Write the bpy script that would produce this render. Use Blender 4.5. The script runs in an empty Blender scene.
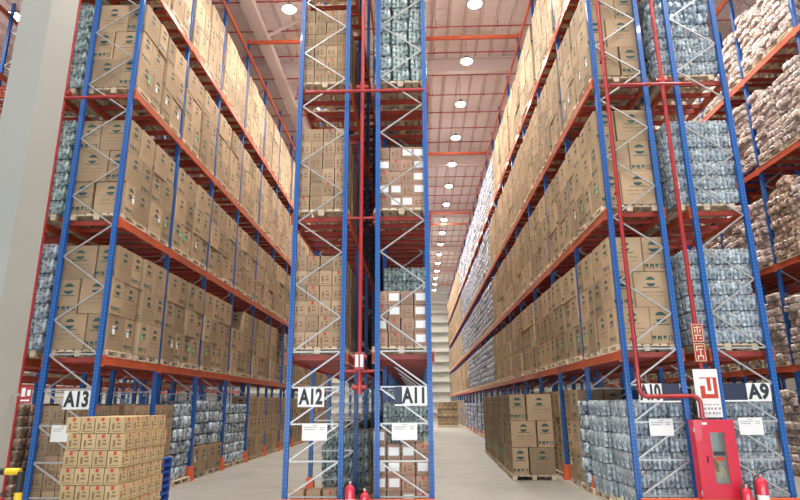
import bpy, math, random
import numpy as np
from mathutils import Vector, Matrix
random.seed(7)
S = bpy.context.scene
COL = S.collection
PI = math.pi
# ---------------------------------------------------------------- camera
F = 581.434
CR = Vector((0.99953698, 0.0295878, -0.00709821))
CU = Vector((0.01444553, -0.25612486, 0.96653576))
CF = Vector((-0.02677964, 0.96619078, 0.25643368))
CP = Vector((0, 0, 2.0695))
cam = bpy.data.objects.new('camera', bpy.data.cameras.new('camera'))
COL.objects.link(cam)
cam.data.sensor_width = 36; cam.data.lens = F * 36 / 800
cam.data.clip_end = 300
cam.matrix_world = Matrix(((CR.x, CU.x, -CF.x, CP.x), (CR.y, CU.y, -CF.y, CP.y), (CR.z, CU.z, -CF.z, CP.z), (0, 0, 0, 1)))
S.camera = cam
# ---------------------------------------------------------------- world, light, exposure
S.view_settings.view_transform = 'Standard'; S.view_settings.look = 'None'
S.view_settings.gamma = 1; S.view_settings.use_curve_mapping = False
S.view_settings.exposure = -0.14
LAMP_W = 320.0
DOCK_W = 2600.0
w = bpy.data.worlds.new('world'); S.world = w; w.use_nodes = True
w.node_tree.nodes['Background'].inputs[0].default_value = (.80, .88, 1, 1)
w.node_tree.nodes['Background'].inputs[1].default_value = 0.45
def area(name, loc, rot, sx, sy, e, c):
    l = bpy.data.lights.new(name, 'AREA'); l.shape = 'RECTANGLE'; l.size = sx; l.size_y = sy
    l.energy = e; l.color = c
    o = bpy.data.objects.new(name, l); COL.objects.link(o); o.location = loc; o.rotation_euler = rot
    return o
# daylight coming in through the open loading side of the hall, behind the camera
area('dock_daylight', (0, -9.5, 1.7), (math.radians(84), 0, 0), 30, 3.2, DOCK_W, (.84, .93, 1))

# ---------------------------------------------------------------- materials
def mat(name, col, rough=.6, metal=0, var=0, noise=None, bump=None, spec=.5, emit=None, coat=0, nmix=.5, col2=None, alpha=None):
    m = bpy.data.materials.new(name); m.use_nodes = True
    n = m.node_tree; b = n.nodes['Principled BSDF']; L = n.links
    b.inputs['Base Color'].default_value = (*col, 1)
    b.inputs['Roughness'].default_value = rough; b.inputs['Metallic'].default_value = metal
    b.inputs['Specular IOR Level'].default_value = spec
    b.inputs['Coat Weight'].default_value = coat
    if alpha is not None: b.inputs['Alpha'].default_value = alpha
    if emit:
        b.inputs['Emission Color'].default_value = (*emit[0], 1); b.inputs['Emission Strength'].default_value = emit[1]
    tc = n.nodes.new('ShaderNodeTexCoord'); out = None
    if noise:
        t = n.nodes.new('ShaderNodeTexNoise'); t.inputs['Scale'].default_value = noise; t.inputs['Detail'].default_value = 4
        L.new(tc.outputs['Object'], t.inputs['Vector'])
        r = n.nodes.new('ShaderNodeValToRGB'); r.color_ramp.elements[0].position = .35 if nmix < .9 else .44; r.color_ramp.elements[1].position = .65 if nmix < .9 else .57
        r.color_ramp.elements[0].color = (*col, 1)
        c2 = col2 if col2 else tuple(x * (1 - nmix) for x in col)
        r.color_ramp.elements[1].color = (*c2, 1)
        L.new(t.outputs['Fac'], r.inputs['Fac']); out = r.outputs['Color']
        if out: L.new(out, b.inputs['Base Color'])
    if var:
        g = n.nodes.new('ShaderNodeNewGeometry'); oi = n.nodes.new('ShaderNodeObjectInfo')
        ad = n.nodes.new('ShaderNodeMath'); ad.operation = 'ADD'
        L.new(g.outputs['Random Per Island'], ad.inputs[0]); L.new(oi.outputs['Random'], ad.inputs[1])
        fr = n.nodes.new('ShaderNodeMath'); fr.operation = 'FRACT'; L.new(ad.outputs[0], fr.inputs[0])
        mr = n.nodes.new('ShaderNodeMapRange'); mr.inputs['To Min'].default_value = 1 - var; mr.inputs['To Max'].default_value = 1 + var
        L.new(fr.outputs[0], mr.inputs['Value'])
        hs = n.nodes.new('ShaderNodeHueSaturation'); hs.inputs['Color'].default_value = (*col, 1)
        if out: L.new(out, hs.inputs['Color'])
        L.new(mr.outputs[0], hs.inputs['Value']); L.new(hs.outputs[0], b.inputs['Base Color'])
    if bump:
        t2 = n.nodes.new('ShaderNodeTexNoise'); t2.inputs['Scale'].default_value = bump[0]; t2.inputs['Detail'].default_value = 5
        L.new(tc.outputs['Object'], t2.inputs['Vector'])
        bp = n.nodes.new('ShaderNodeBump'); bp.inputs['Strength'].default_value = bump[1]; bp.inputs['Distance'].default_value = .03
        L.new(t2.outputs['Fac'], bp.inputs['Height']); L.new(bp.outputs[0], b.inputs['Normal'])
    return m
M = {}
M['card'] = mat('cardboard', (.42, .30, .19), .75, var=.24, noise=1.3, nmix=.12, spec=.3)
M['seam'] = mat('carton_tape', (.36, .235, .13), .5)
M['print'] = mat('green_print', (.03, .085, .075), .7)
M['faint'] = mat('faint_print', (.27, .185, .11), .8)
M['carton'] = mat('tan_carton', (.44, .31, .20), .75, var=.22, noise=2, nmix=.1, spec=.3)
M['pinkcarton'] = mat('reddish_carton', (.42, .27, .20), .7, var=.16, noise=2, nmix=.1, spec=.3)
M['ycarton'] = mat('yellow_carton', (.58, .43, .235), .7, var=.08, noise=2, nmix=.08, spec=.3)
M['redprint'] = mat('red_print', (.55, .06, .03), .6)
M['brownprint'] = mat('brown_print', (.26, .16, .09), .8)
M['paper'] = mat('white_paper', (.86, .88, .88), .5)
M['ink'] = mat('ink', (.03, .035, .05), .6)
M['greyink'] = mat('grey_ink', (.35, .37, .40), .6)
M['green'] = mat('green_sticker', (.25, .62, .35), .5)
M['wood'] = mat('pallet_wood', (.78, .64, .47), .8, var=.12, noise=6, nmix=.25)
M['blueplastic'] = mat('blue_pallet_plastic', (.015, .08, .42), .45)
M['orange'] = mat('orange_steel', (.62, .115, .045), .38, var=.06, noise=3, nmix=.18, coat=.2)
M['redsteel'] = mat('red_steel', (.36, .045, .03), .4, noise=3, nmix=.2)
M['galv'] = mat('galvanised_steel', (.50, .51, .51), .38, .45, noise=9, nmix=.15)
M['pipe'] = mat('red_pipe_paint', (.40, .032, .034), .35, coat=.2)
M['cabinet'] = mat('red_cabinet_paint', (.66, .015, .05), .35, coat=.3)
M['ored'] = mat('orange_guard_paint', (.75, .13, .04), .45)
M['yellow'] = mat('yellow_paint', (.85, .55, .02), .4)
M['black'] = mat('black_paint', (.015, .015, .015), .5)
M['pack'] = mat('silver_bottle_plastic', nmix=.95, col= (.56, .66, .74), rough=.18, var=.3, noise=8, col2=(.13, .19, .24), bump=(22, .9), coat=.5)  # bottle plastics: pale blotches on dark paint crinkle highlights into the colour
M['tealpack'] = mat('teal_bottle_plastic', nmix=.95, col= (.55, .72, .68), rough=.18, var=.3, noise=8, col2=(.10, .21, .20), bump=(22, .9), coat=.5)
M['whitepack'] = mat('white_bottle_plastic', nmix=.95, col= (.45, .49, .57), rough=.25, var=.3, noise=6, col2=(.14, .17, .26), bump=(16, .9), coat=.5)
M['cap'] = mat('blue_cap', (.08, .25, .5), .35)
M['bundle'] = mat('pink_wrapped_bundle', nmix=.95, col= (.64, .55, .51), rough=.35, var=.2, noise=9, col2=(.40, .30, .27), bump=(12, 1.0), coat=.3)
M['bag'] = mat('brown_wrapped_bundle', (.62, .46, .37), .35, var=.25, noise=7, nmix=.95, col2=(.27, .17, .12), bump=(12, 1.0), coat=.3)
M['wallw'] = mat('white_wall_cladding', (.62, .62, .58), .6, noise=.4, nmix=.06)
M['column'] = mat('column_paint', (.40, .405, .38), .5, noise=.8, nmix=.05)
M['rafter'] = mat('rafter_paint', (.62, .51, .48), .6)
M['glass'] = mat('lamp_glass', (1, 1, 1), .3, emit=((1, .95, .86), 40))
M['lampbody'] = mat('lamp_body', (.35, .35, .36), .4, .6)
M['navy'] = mat('navy_plate', (.02, .03, .07), .4)
M['extred'] = mat('extinguisher_red', (.70, .03, .06), .25, coat=.5)
M['hose'] = mat('hose_canvas', (.75, .68, .45), .7)
M['hosered'] = mat('hose_coupling', (.5, .12, .03), .4)

def post_material():
    m = mat('blue_post_paint', (.004, .095, .38), .42, coat=.12)
    n = m.node_tree; L = n.links; b = n.nodes['Principled BSDF']
    tc = n.nodes.new('ShaderNodeTexCoord'); sp = n.nodes.new('ShaderNodeSeparateXYZ'); L.new(tc.outputs['Object'], sp.inputs[0])
    def mth(op, a, bb=None, c=None):
        q = n.nodes.new('ShaderNodeMath'); q.operation = op
        for i, v in enumerate((a, bb, c)):
            if v is None: continue
            if isinstance(v, (int, float)): q.inputs[i].default_value = v
            else: L.new(v, q.inputs[i])
        return q.outputs[0]
    z = mth('ABSOLUTE', mth('SUBTRACT', mth('FRACT', mth('DIVIDE', sp.outputs['Z'], .075)), .5))
    hz = mth('LESS_THAN', z, .2)
    x = mth('ABSOLUTE', mth('SUBTRACT', mth('ABSOLUTE', sp.outputs['X']), .03))
    hx = mth('LESS_THAN', x, .007)
    mm = mth('MULTIPLY', hz, hx)
    mx = n.nodes.new('ShaderNodeMix'); mx.data_type = 'RGBA'
    L.new(mm, mx.inputs[0]); mx.inputs[6].default_value = (.004, .095, .38, 1); mx.inputs[7].default_value = (.12, .24, .46, 1)
    L.new(mx.outputs[2], b.inputs['Base Color'])
    return m
M['post'] = post_material()
def roof_material():
    m = mat('roof_sheeting', (.46, .33, .30), .55)
    n = m.node_tree; L = n.links; b = n.nodes['Principled BSDF']
    tc = n.nodes.new('ShaderNodeTexCoord')
    wv = n.nodes.new('ShaderNodeTexWave'); wv.wave_type = 'BANDS'; wv.bands_direction = 'Y'; wv.inputs['Scale'].default_value = 1.6
    L.new(tc.outputs['Object'], wv.inputs['Vector'])
    bp = n.nodes.new('ShaderNodeBump'); bp.inputs['Strength'].default_value = .5; bp.inputs['Distance'].default_value = .04
    L.new(wv.outputs['Fac'], bp.inputs['Height']); L.new(bp.outputs[0], b.inputs['Normal'])
    t = n.nodes.new('ShaderNodeTexNoise'); t.inputs['Scale'].default_value = .6; L.new(tc.outputs['Object'], t.inputs['Vector'])
    r = n.nodes.new('ShaderNodeValToRGB'); r.color_ramp.elements[0].color = (.92, .82, .81, 1); r.color_ramp.elements[1].color = (.84, .73, .72, 1)
    L.new(t.outputs['Fac'], r.inputs['Fac']); L.new(r.outputs[0], b.inputs['Base Color'])
    return m
M['roof'] = roof_material()
def floor_material():
    m = mat('polished_concrete', (.33, .325, .30), .35, noise=.35, col2=(.265, .26, .24), spec=.4)
    n = m.node_tree; L = n.links; b = n.nodes['Principled BSDF']
    tc = n.nodes.new('ShaderNodeTexCoord'); t = n.nodes.new('ShaderNodeTexNoise'); t.inputs['Scale'].default_value = 1.4; t.inputs['Detail'].default_value = 6
    L.new(tc.outputs['Object'], t.inputs['Vector'])
    mr = n.nodes.new('ShaderNodeMapRange'); mr.inputs['To Min'].default_value = .28; mr.inputs['To Max'].default_value = .6
    L.new(t.outputs['Fac'], mr.inputs['Value']); L.new(mr.outputs[0], b.inputs['Roughness'])
    return m
M['floor'] = floor_material()
def film_material():
    m = bpy.data.materials.new('clear_film'); m.use_nodes = True; n = m.node_tree; L = n.links
    n.nodes.remove(n.nodes['Principled BSDF']); out = n.nodes['Material Output']
    tr = n.nodes.new('ShaderNodeBsdfTransparent'); tr.inputs[0].default_value = (.93, .95, .96, 1)
    gl = n.nodes.new('ShaderNodeBsdfPrincipled'); gl.inputs['Base Color'].default_value = (.75, .80, .84, 1); gl.inputs['Roughness'].default_value = .18
    tc = n.nodes.new('ShaderNodeTexCoord'); t = n.nodes.new('ShaderNodeTexNoise'); t.inputs['Scale'].default_value = 7; t.inputs['Detail'].default_value = 6; t.inputs['Distortion'].default_value = 1.5
    L.new(tc.outputs['Object'], t.inputs['Vector'])
    bp = n.nodes.new('ShaderNodeBump'); bp.inputs['Strength'].default_value = 1; bp.inputs['Distance'].default_value = .08
    L.new(t.outputs['Fac'], bp.inputs['Height']); L.new(bp.outputs[0], gl.inputs['Normal'])
    mr = n.nodes.new('ShaderNodeMapRange'); mr.inputs['From Min'].default_value = .4; mr.inputs['From Max'].default_value = .7
    mr.inputs['To Min'].default_value = .10; mr.inputs['To Max'].default_value = .65
    L.new(t.outputs['Fac'], mr.inputs['Value'])
    mx = n.nodes.new('ShaderNodeMixShader'); L.new(mr.outputs[0], mx.inputs[0]); L.new(tr.outputs[0], mx.inputs[1]); L.new(gl.outputs[0], mx.inputs[2])
    L.new(mx.outputs[0], out.inputs['Surface'])
    return m
M['film'] = film_material()
def window_material():
    m = bpy.data.materials.new('cabinet_glass'); m.use_nodes = True; n = m.node_tree; L = n.links
    n.nodes.remove(n.nodes['Principled BSDF']); out = n.nodes['Material Output']
    tr = n.nodes.new('ShaderNodeBsdfTransparent'); tr.inputs[0].default_value = (.9, .95, .93, 1)
    gl = n.nodes.new('ShaderNodeBsdfGlossy'); gl.inputs['Roughness'].default_value = .08
    mx = n.nodes.new('ShaderNodeMixShader'); mx.inputs[0].default_value = .12
    L.new(tr.outputs[0], mx.inputs[1]); L.new(gl.outputs[0], mx.inputs[2]); L.new(mx.outputs[0], out.inputs['Surface'])
    return m
M['pane'] = window_material()

# ---------------------------------------------------------------- mesh helpers
class MB:
    def __init__(s): s.v = []; s.f = []; s.m = []; s.mats = []; s.sm = []
    def mi(s, k):
        if k not in s.mats: s.mats.append(k)
        return s.mats.index(k)
    def add(s, vs, fs, k, smooth=False):
        o = len(s.v); s.v += [tuple(p) for p in vs]; i = s.mi(k)
        for f in fs: s.f.append(tuple(o + a for a in f)); s.m.append(i); s.sm.append(smooth)
        return s
    def box(s, x0, x1, y0, y1, z0, z1, k):
        return s.add([(x0,y0,z0),(x1,y0,z0),(x1,y1,z0),(x0,y1,z0),(x0,y0,z1),(x1,y0,z1),(x1,y1,z1),(x0,y1,z1)],
              [(0,3,2,1),(4,5,6,7),(0,1,5,4),(1,2,6,5),(2,3,7,6),(3,0,4,7)], k)
    def quad(s, a, b, c, d, k): return s.add([a, b, c, d], [(0,1,2,3)], k)
    def bar(s, p, q, wd, th, k, up=(0,1,0)):
        p, q = Vector(p), Vector(q); d = (q - p).normalized(); n = Vector(up); n = (n - d * n.dot(d)).normalized(); t = d.cross(n)
        a, b = t * wd / 2, n * th / 2
        vs = [p-a-b, p+a-b, p+a+b, p-a+b, q-a-b, q+a-b, q+a+b, q-a+b]
        return s.add(vs, [(0,3,2,1),(4,5,6,7),(0,1,5,4),(1,2,6,5),(2,3,7,6),(3,0,4,7)], k)
    def tube(s, pts, r, k, seg=12, cap=True):
        pts = [Vector(p) for p in pts]; rings = []; prev = None
        rr = r if isinstance(r, (list, tuple)) else [r] * len(pts)
        for i, p in enumerate(pts):
            if i == 0: d = pts[1] - p
            elif i == len(pts) - 1: d = p - pts[-2]
            else: d = (pts[i+1] - p).normalized() + (p - pts[i-1]).normalized()
            d.normalize()
            if prev is None:
                h = Vector((1,0,0)) if abs(d.x) < .9 else Vector((0,1,0)); a = d.cross(h).normalized()
            else: a = (prev - d * prev.dot(d)).normalized()
            prev = a; b = d.cross(a)
            rings.append([p + (a * math.cos(2*PI*j/seg) + b * math.sin(2*PI*j/seg)) * rr[i] for j in range(seg)])
        vs = [v for g in rings for v in g]; fs = []
        for i in range(len(rings) - 1):
            for j in range(seg):
                fs.append((i*seg+j, i*seg+(j+1)%seg, (i+1)*seg+(j+1)%seg, (i+1)*seg+j))
        s.add(vs, fs, k, True)
        if cap: s.add(rings[0], [tuple(range(seg))[::-1]], k); s.add(rings[-1], [tuple(range(seg))], k)
        return s
    def lathe(s, prof, k, c=(0,0,0), seg=12):
        vs = []; fs = []
        for (r, z) in prof:
            for j in range(seg): vs.append((c[0]+r*math.cos(2*PI*j/seg), c[1]+r*math.sin(2*PI*j/seg), c[2]+z))
        for i in range(len(prof)-1):
            for j in range(seg): fs.append((i*seg+j, i*seg+(j+1)%seg, (i+1)*seg+(j+1)%seg, (i+1)*seg+j))
        return s.add(vs, fs, k, True)
    def lump(s, c, h, k, seed=0, n=4, amp=.06, e=.45):
        # a soft, rounded, creased block (superellipsoid on a cube grid)
        rnd = random.Random(seed); vs = []; idx = {}; fs = []
        for ax in range(3):
            for sg in (-1, 1):
                for i in range(n):
                    for j in range(n):
                        q = []
                        for (a, b) in ((i,j),(i+1,j),(i+1,j+1),(i,j+1)):
                            p = [0,0,0]; p[ax] = sg; p[(ax+1)%3] = -1+2*a/n; p[(ax+2)%3] = -1+2*b/n
                            key = tuple(round(x, 4) for x in p)
                            if key not in idx:
                                idx[key] = len(vs); L_ = (abs(p[0])**(2/e)+abs(p[1])**(2/e)+abs(p[2])**(2/e))**(e/2)
                                g = 1 + rnd.uniform(-amp, amp)
                                vs.append(tuple(c[t] + h[t]*p[t]/L_*min(1.0, g) for t in range(3)))
                            q.append(idx[key])
                        fs.append(tuple(q if sg > 0 else q[::-1]))
        return s.add(vs, fs, k, True)
    def mesh(s, name):
        me = bpy.data.meshes.new(name); me.from_pydata(s.v, [], s.f)
        for k in s.mats: me.materials.append(M[k])
        me.polygons.foreach_set('material_index', s.m); me.polygons.foreach_set('use_smooth', s.sm)
        me.update(); return me
def put(name, me, parent=None, loc=(0,0,0), rot=(0,0,0)):
    if isinstance(me, MB): me = me.mesh(name)
    o = bpy.data.objects.new(name, me); COL.objects.link(o); o.location = loc; o.rotation_euler = rot
    if parent: o.parent = parent
    return o
def tag(o, label, cat, group=None, kind=None):
    o['label'] = label; o['category'] = cat
    if group: o['group'] = group
    if kind: o['kind'] = kind
    return o
def thing(name, label, cat, loc=(0,0,0), group=None, rot=(0,0,0)):
    o = bpy.data.objects.new(name, None); COL.objects.link(o); o.location = loc; o.rotation_euler = rot
    return tag(o, label, cat, group)
def struct(name, mb, label=None):
    o = put(name, mb); o['kind'] = 'structure'
    if label: o['label'] = label
    return o
def project(p):
    d = Vector(p) - CP; z = d.dot(CF)
    if z < .5: return None
    return 400 + F*d.dot(CR)/z, 250 - F*d.dot(CU)/z, z
ORD = ['zeroth','first','second','third','fourth','fifth','sixth','seventh','eighth','ninth','tenth','eleventh','twelfth','thirteenth','fourteenth','fifteenth','sixteenth','seventeenth','eighteenth','nineteenth']
TENS = {2: 'twent', 3: 'thirt', 4: 'fort', 5: 'fift'}
def nth(n):
    if n < 20: return ORD[n]
    t, u = divmod(n, 10)
    return TENS[t] + ('ieth' if u == 0 else ('y-' + ORD[u]))
BAY = 2.767; Y0 = 12.0; LZ = [3.08, 6.08, 9.22, 12.35, 15.65]; TOP = 16.1

# ---------------------------------------------------------------- the hall
struct('floor', MB().box(-32, 32, -14, 82, -.3, 0, 'floor'))
mb = MB().box(-32, 32, -14, 82, 18.05, 18.25, 'roof')
struct('ceiling', mb)
struct('wall_left', MB().box(-32.3, -32, -14, 82, 0, 18.05, 'wallw'))
struct('wall_right', MB().box(32, 32.3, -14, 82, 0, 18.05, 'wallw'))
mb = MB().box(-32, 32, 79, 79.3, 0, 18.05, 'wallw')
struct('wall_back', mb)
k = 0
for i in range(13):
    z = 1.1 + i*1.3
    struct('trim_%d' % (k+1), MB().box(-31.9, 31.9, 78.55, 78.99, z, z+.12, 'wallw').box(-31.9, 31.9, 78.5, 78.55, z-.12, z+.2, 'wallw')); k += 1
# purlins and rafters under the roof: part of the building shell
for i in range(-47, 48):
    x = .27 + i*.665
    struct('trim_%d' % (k+1), MB().box(x-.05, x+.05, -13.9, 78.9, 17.88, 18.04, 'rafter')); k += 1
for i in range(7):
    y = 13.3 + i*11
    m_ = MB().box(-31.9, 31.9, y-.14, y+.14, 17.08, 17.12, 'rafter').box(-31.9, 31.9, y-.02, y+.02, 17.12, 17.76, 'rafter').box(-31.9, 31.9, y-.14, y+.14, 17.76, 17.81, 'rafter')
    struct('trim_%d' % (k+1), m_); k += 1
# long girder over the left aisle
m_ = MB().box(-6.45, -6.0, -13.9, 78.9, 16.75, 17.06, 'rafter')
for i in range(12):
    y = 10 + 5.5*i
    m_.bar((-6.1, y, 16.95), (-4.7, y+.02, 17.7), .09, .09, 'rafter')
struct('trim_%d' % (k+1), m_); k += 1

# ---------------------------------------------------------------- lamps
lens = MB().lathe([(0, -.08), (.14, -.08), (.22, -.03), (.22, 0)][::1], 'glass', seg=20).mesh('lamp_lens')
housing = MB().lathe([(.27, 0), (.30, .02), (.27, .06), (.12, .10), (.10, .22), (.04, .26), (0, .26)], 'lampbody', seg=20).tube([(0,0,.26), (0,0,1.64)], .012, 'lampbody', 6).mesh('lamp_housing')
ld = bpy.data.lights.new('lamp_light', 'AREA'); ld.shape = 'DISK'; ld.size = .4; ld.spread = math.radians(130); ld.energy = LAMP_W; ld.color = (1, .93, .83)
ld2 = bpy.data.lights.new('ceiling_fill', 'POINT'); ld2.energy = 55; ld2.color = (1, .92, .86); ld2.shadow_soft_size = .2  # extra point light added below each lens to brighten the ceiling
AIS = [(2.33, 'above the open right aisle'), (-4.6, 'above the aisle beside rack A13'), (9.0, 'above the aisle right of rack A9'), (-15.05, 'above the aisle left of the white column'), (-24, 'above the far left aisle'), (15.6, 'above the far right aisle')]
for ai, (x, where) in enumerate(AIS):
    for j in range(20):
        if ai > 3 and j % 2: continue
        y = 3.7 + 3.73*(j + (0 if ai else 0)) if ai != 0 else 3.67 + 3.73*(j)
        n = j + 1
        t = thing('high_bay_lamp', 'round ceiling lamp %s, %s from near end' % (where, nth(n)), 'ceiling lamp', (x, y, 16.4), 'round ceiling lamps over the aisles')
        put('lamp_housing', housing, t); put('lamp_lens', lens, t)
        lo = bpy.data.objects.new('lamp_light', ld); COL.objects.link(lo); lo.parent = t; lo.location = (0, 0, -.09)
        lo2 = bpy.data.objects.new('ceiling_fill', ld2); COL.objects.link(lo2); lo2.parent = t; lo2.location = (0, 0, -.34)

# ---------------------------------------------------------------- racks
def post_mb():
    # omega profile post
    w_, d_, t_ = .049, .044, .010
    m_ = MB()
    m_.box(-w_, w_, -d_, -d_+t_, 0, TOP, 'post'); m_.box(-w_, -w_+t_, -d_+t_, d_, 0, TOP, 'post'); m_.box(w_-t_, w_, -d_+t_, d_, 0, TOP, 'post')
    m_.box(-w_+t_, -w_+.035, d_-t_, d_, 0, TOP, 'post'); m_.box(w_-.035, w_-t_, d_-t_, d_, 0, TOP, 'post')
    m_.box(-w_-.02, w_+.02, -d_-.02, d_+.02, 0, .012, 'post')
    return m_
POST = post_mb().mesh('upright_post')
GUARD = MB().add([(-.12,-.12,0),(.12,-.12,0),(.12,.12,0),(-.12,.12,0),(-.08,-.075,.40),(.08,-.075,.40),(.08,.075,.40),(-.08,.075,.40)],
     [(0,1,5,4),(1,2,6,5),(2,3,7,6),(3,0,4,7),(4,5,6,7)], 'ored').mesh('post_guard')
def beam_mesh(z):
    L_ = BAY - .006
    m_ = MB(); m_.box(-.02, .02, 0, L_, -.17, 0, 'orange')
    m_.box(-.026, .026, 0, .06, -.21, .03, 'orange'); m_.box(-.026, .026, L_-.06, L_, -.21, .03, 'orange')
    m_.box(-.026, .026, .06, L_-.06, -.17, -.155, 'orange'); m_.box(-.026, .026, .06, L_-.06, -.015, 0, 'orange')
    m_.box(-.024, .024, .06, L_-.06, -.095, -.08, 'orange')
    return m_.mesh('beam')
BEAM = beam_mesh(0)
def zig(x0, x1, start_left):
    # list of braces (p, q) in the frame plane
    a, b = x0 + .06, x1 - .06; segs = []
    for z in (.35, 1.0, 1.7, 2.41, 3.12): segs.append(((a, z), (b, z)))
    for z in (.35, 1.0, 1.7, 2.41):
        dz = .65 if z == .35 else (.70 if z < 2 else .71)
        segs.append(((a, z+.02), (b, z+dz-.02)) if start_left else ((a, z+dz-.02), (b, z+.02)))
    z = 3.14; l = start_left
    while z < TOP - .75:
        segs.append(((a if l else b, z), (b if l else a, z+.69))); z += .695; l = not l
    segs.append(((a, z), (b, z)))
    return segs
def make_rack(name_label, x0, x1, nb, start_left, aisle, first=0):
    """x0,x1 post centre lines; aisle: which sides face an aisle"""
    t = thing('pallet_rack', name_label, 'rack', (x0, Y0 + first*BAY, 0), 'rows of blue and orange pallet racks')
    W = x1 - x0; segs = zig(0, W, start_left)
    nposts = nbr = nbm = nsp = 0
    rest_br, rest_bm, rest_sp = MB(), MB(), MB()
    for i in range(nb + 1):
        y = i*BAY
        for x in (0, W):
            put('upright_post', POST, t, (x, y, 0))
            if (aisle == 'r' and x > 0) or (aisle == 'l' and x == 0):
                if i > 0 and i < 14: put('post_guard', GUARD, t, (x, y, 0))
        for (p, q) in segs:
            if nbr < 99:
                put('brace', MB().bar((p[0], y, p[1]), (q[0], y, q[1]), .031, .024, 'galv'), t); nbr += 1
            else: rest_br.bar((p[0], y, p[1]), (q[0], y, q[1]), .031, .024, 'galv')
    xs = [(W if aisle == 'r' else 0), (0 if aisle == 'r' else W)]
    for xi, x in enumerate(xs):
        x = x + (.078 if x > 0 else -.078)
        for i in range(nb):
            for z in LZ:
                if (xi == 0 and nbm < 80) or (xi == 1 and nbm < 99):
                    put('beam', BEAM, t, (x, i*BAY + .003, z)); nbm += 1
                else:
                    L_ = BAY - .006; y = i*BAY + .003
                    rest_bm.box(x-.022, x+.022, y, y+L_, z-.17, z, 'orange').box(x-.027, x+.027, y, y+.05, z-.21, z+.03, 'orange').box(x-.027, x+.027, y+L_-.05, y+L_, z-.21, z+.03, 'orange')
    for i in range(nb):
        for z in LZ[:4]:
            for f_ in (.06, .25, .45, .55, .75, .94):
                y = (i + f_)*BAY
                if nsp < 99:
                    put('cross_bar', MB().box(-.065, W+.065, y-.03, y+.03, z-.12, z-.02, 'redsteel'), t); nsp += 1
                else: rest_sp.box(-.065, W+.065, y-.03, y+.03, z-.12, z-.02, 'redsteel')
    for nm, mm in (('brace', rest_br), ('beam', rest_bm), ('cross_bar', rest_sp)):
        if mm.v:
            o = put(nm, mm, t); o['kind'] = 'stuff'
    return t
X13 = (-7.68, -6.58); X12 = (-2.60, -1.52); X11 = (-.81, .25); X10 = (4.18, 5.27); X9 = (5.97, 7.05); X8 = (10.98, 12.07)
X7 = (12.82, 13.9); X14 = (-9.49, -8.40); X15 = (-14.3, -13.2); X16 = (-19.4, -18.3)
make_rack('blue and orange pallet rack with the A13 sign, right of the white column', *X13, 12, False, 'r')
make_rack('blue and orange pallet rack with the A12 sign, facing the left aisle', *X12, 12, True, 'l')
make_rack('blue and orange pallet rack with the A11 sign, left of the open aisle', *X11, 14, False, 'r')
make_rack('long blue and orange pallet rack with the A10 sign, right of the open aisle', *X10, 23, True, 'l')
make_rack('blue and orange pallet rack with the A9 sign, behind the red hose cabinet', *X9, 12, False, 'r')
make_rack('blue and orange pallet rack full of pink bundles at the right edge', *X8, 9, True, 'l')
make_rack('pallet rack standing back to back behind the pink bundle rack', *X7, 9, False, 'r')
make_rack('pallet rack mostly hidden behind the white column', *X14, 6, True, 'l')
make_rack('nearer of two distant orange racks seen left of the white column', *X15, 12, False, 'r')
make_rack('farther of two distant orange racks seen left of the white column', *X16, 12, False, 'r')

# ties across the aisles on the rack tops
def tie(xa, xb, n, label):
    y = Y0 + n*BAY
    m_ = MB().box(xa, xb, y-.05, y+.05, TOP+.005, TOP+.135, 'orange').box(xa-.06, xa+.02, y-.07, y+.07, TOP+.003, TOP+.2, 'orange').box(xb-.02, xb+.06, y-.07, y+.07, TOP+.003, TOP+.2, 'orange')
    tag(put('aisle_tie_beam', m_), label, 'beam', 'orange beams tying the rack tops across the aisles')
for j, n in enumerate((3, 7, 11, 12, 21)):
    if n <= 14: tie(.25, 4.18, n, 'orange tie beam across the open right aisle, %s from the near end' % nth(j+1))
tie(4.18-4.9, 4.18, 21, 'orange tie beam across the far end of the open right aisle')
tie(-6.58, -2.60, 3, 'orange tie beam across the aisle beside rack A13, nearest one')
tie(-6.58, -2.60, 7, 'orange tie beam across the aisle beside rack A13, second one')
tie(7.05, 10.98, 3, 'orange tie beam across the aisle right of rack A9, nearest one')
tie(7.05, 10.98, 7, 'orange tie beam across the aisle right of rack A9, second one')

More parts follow.
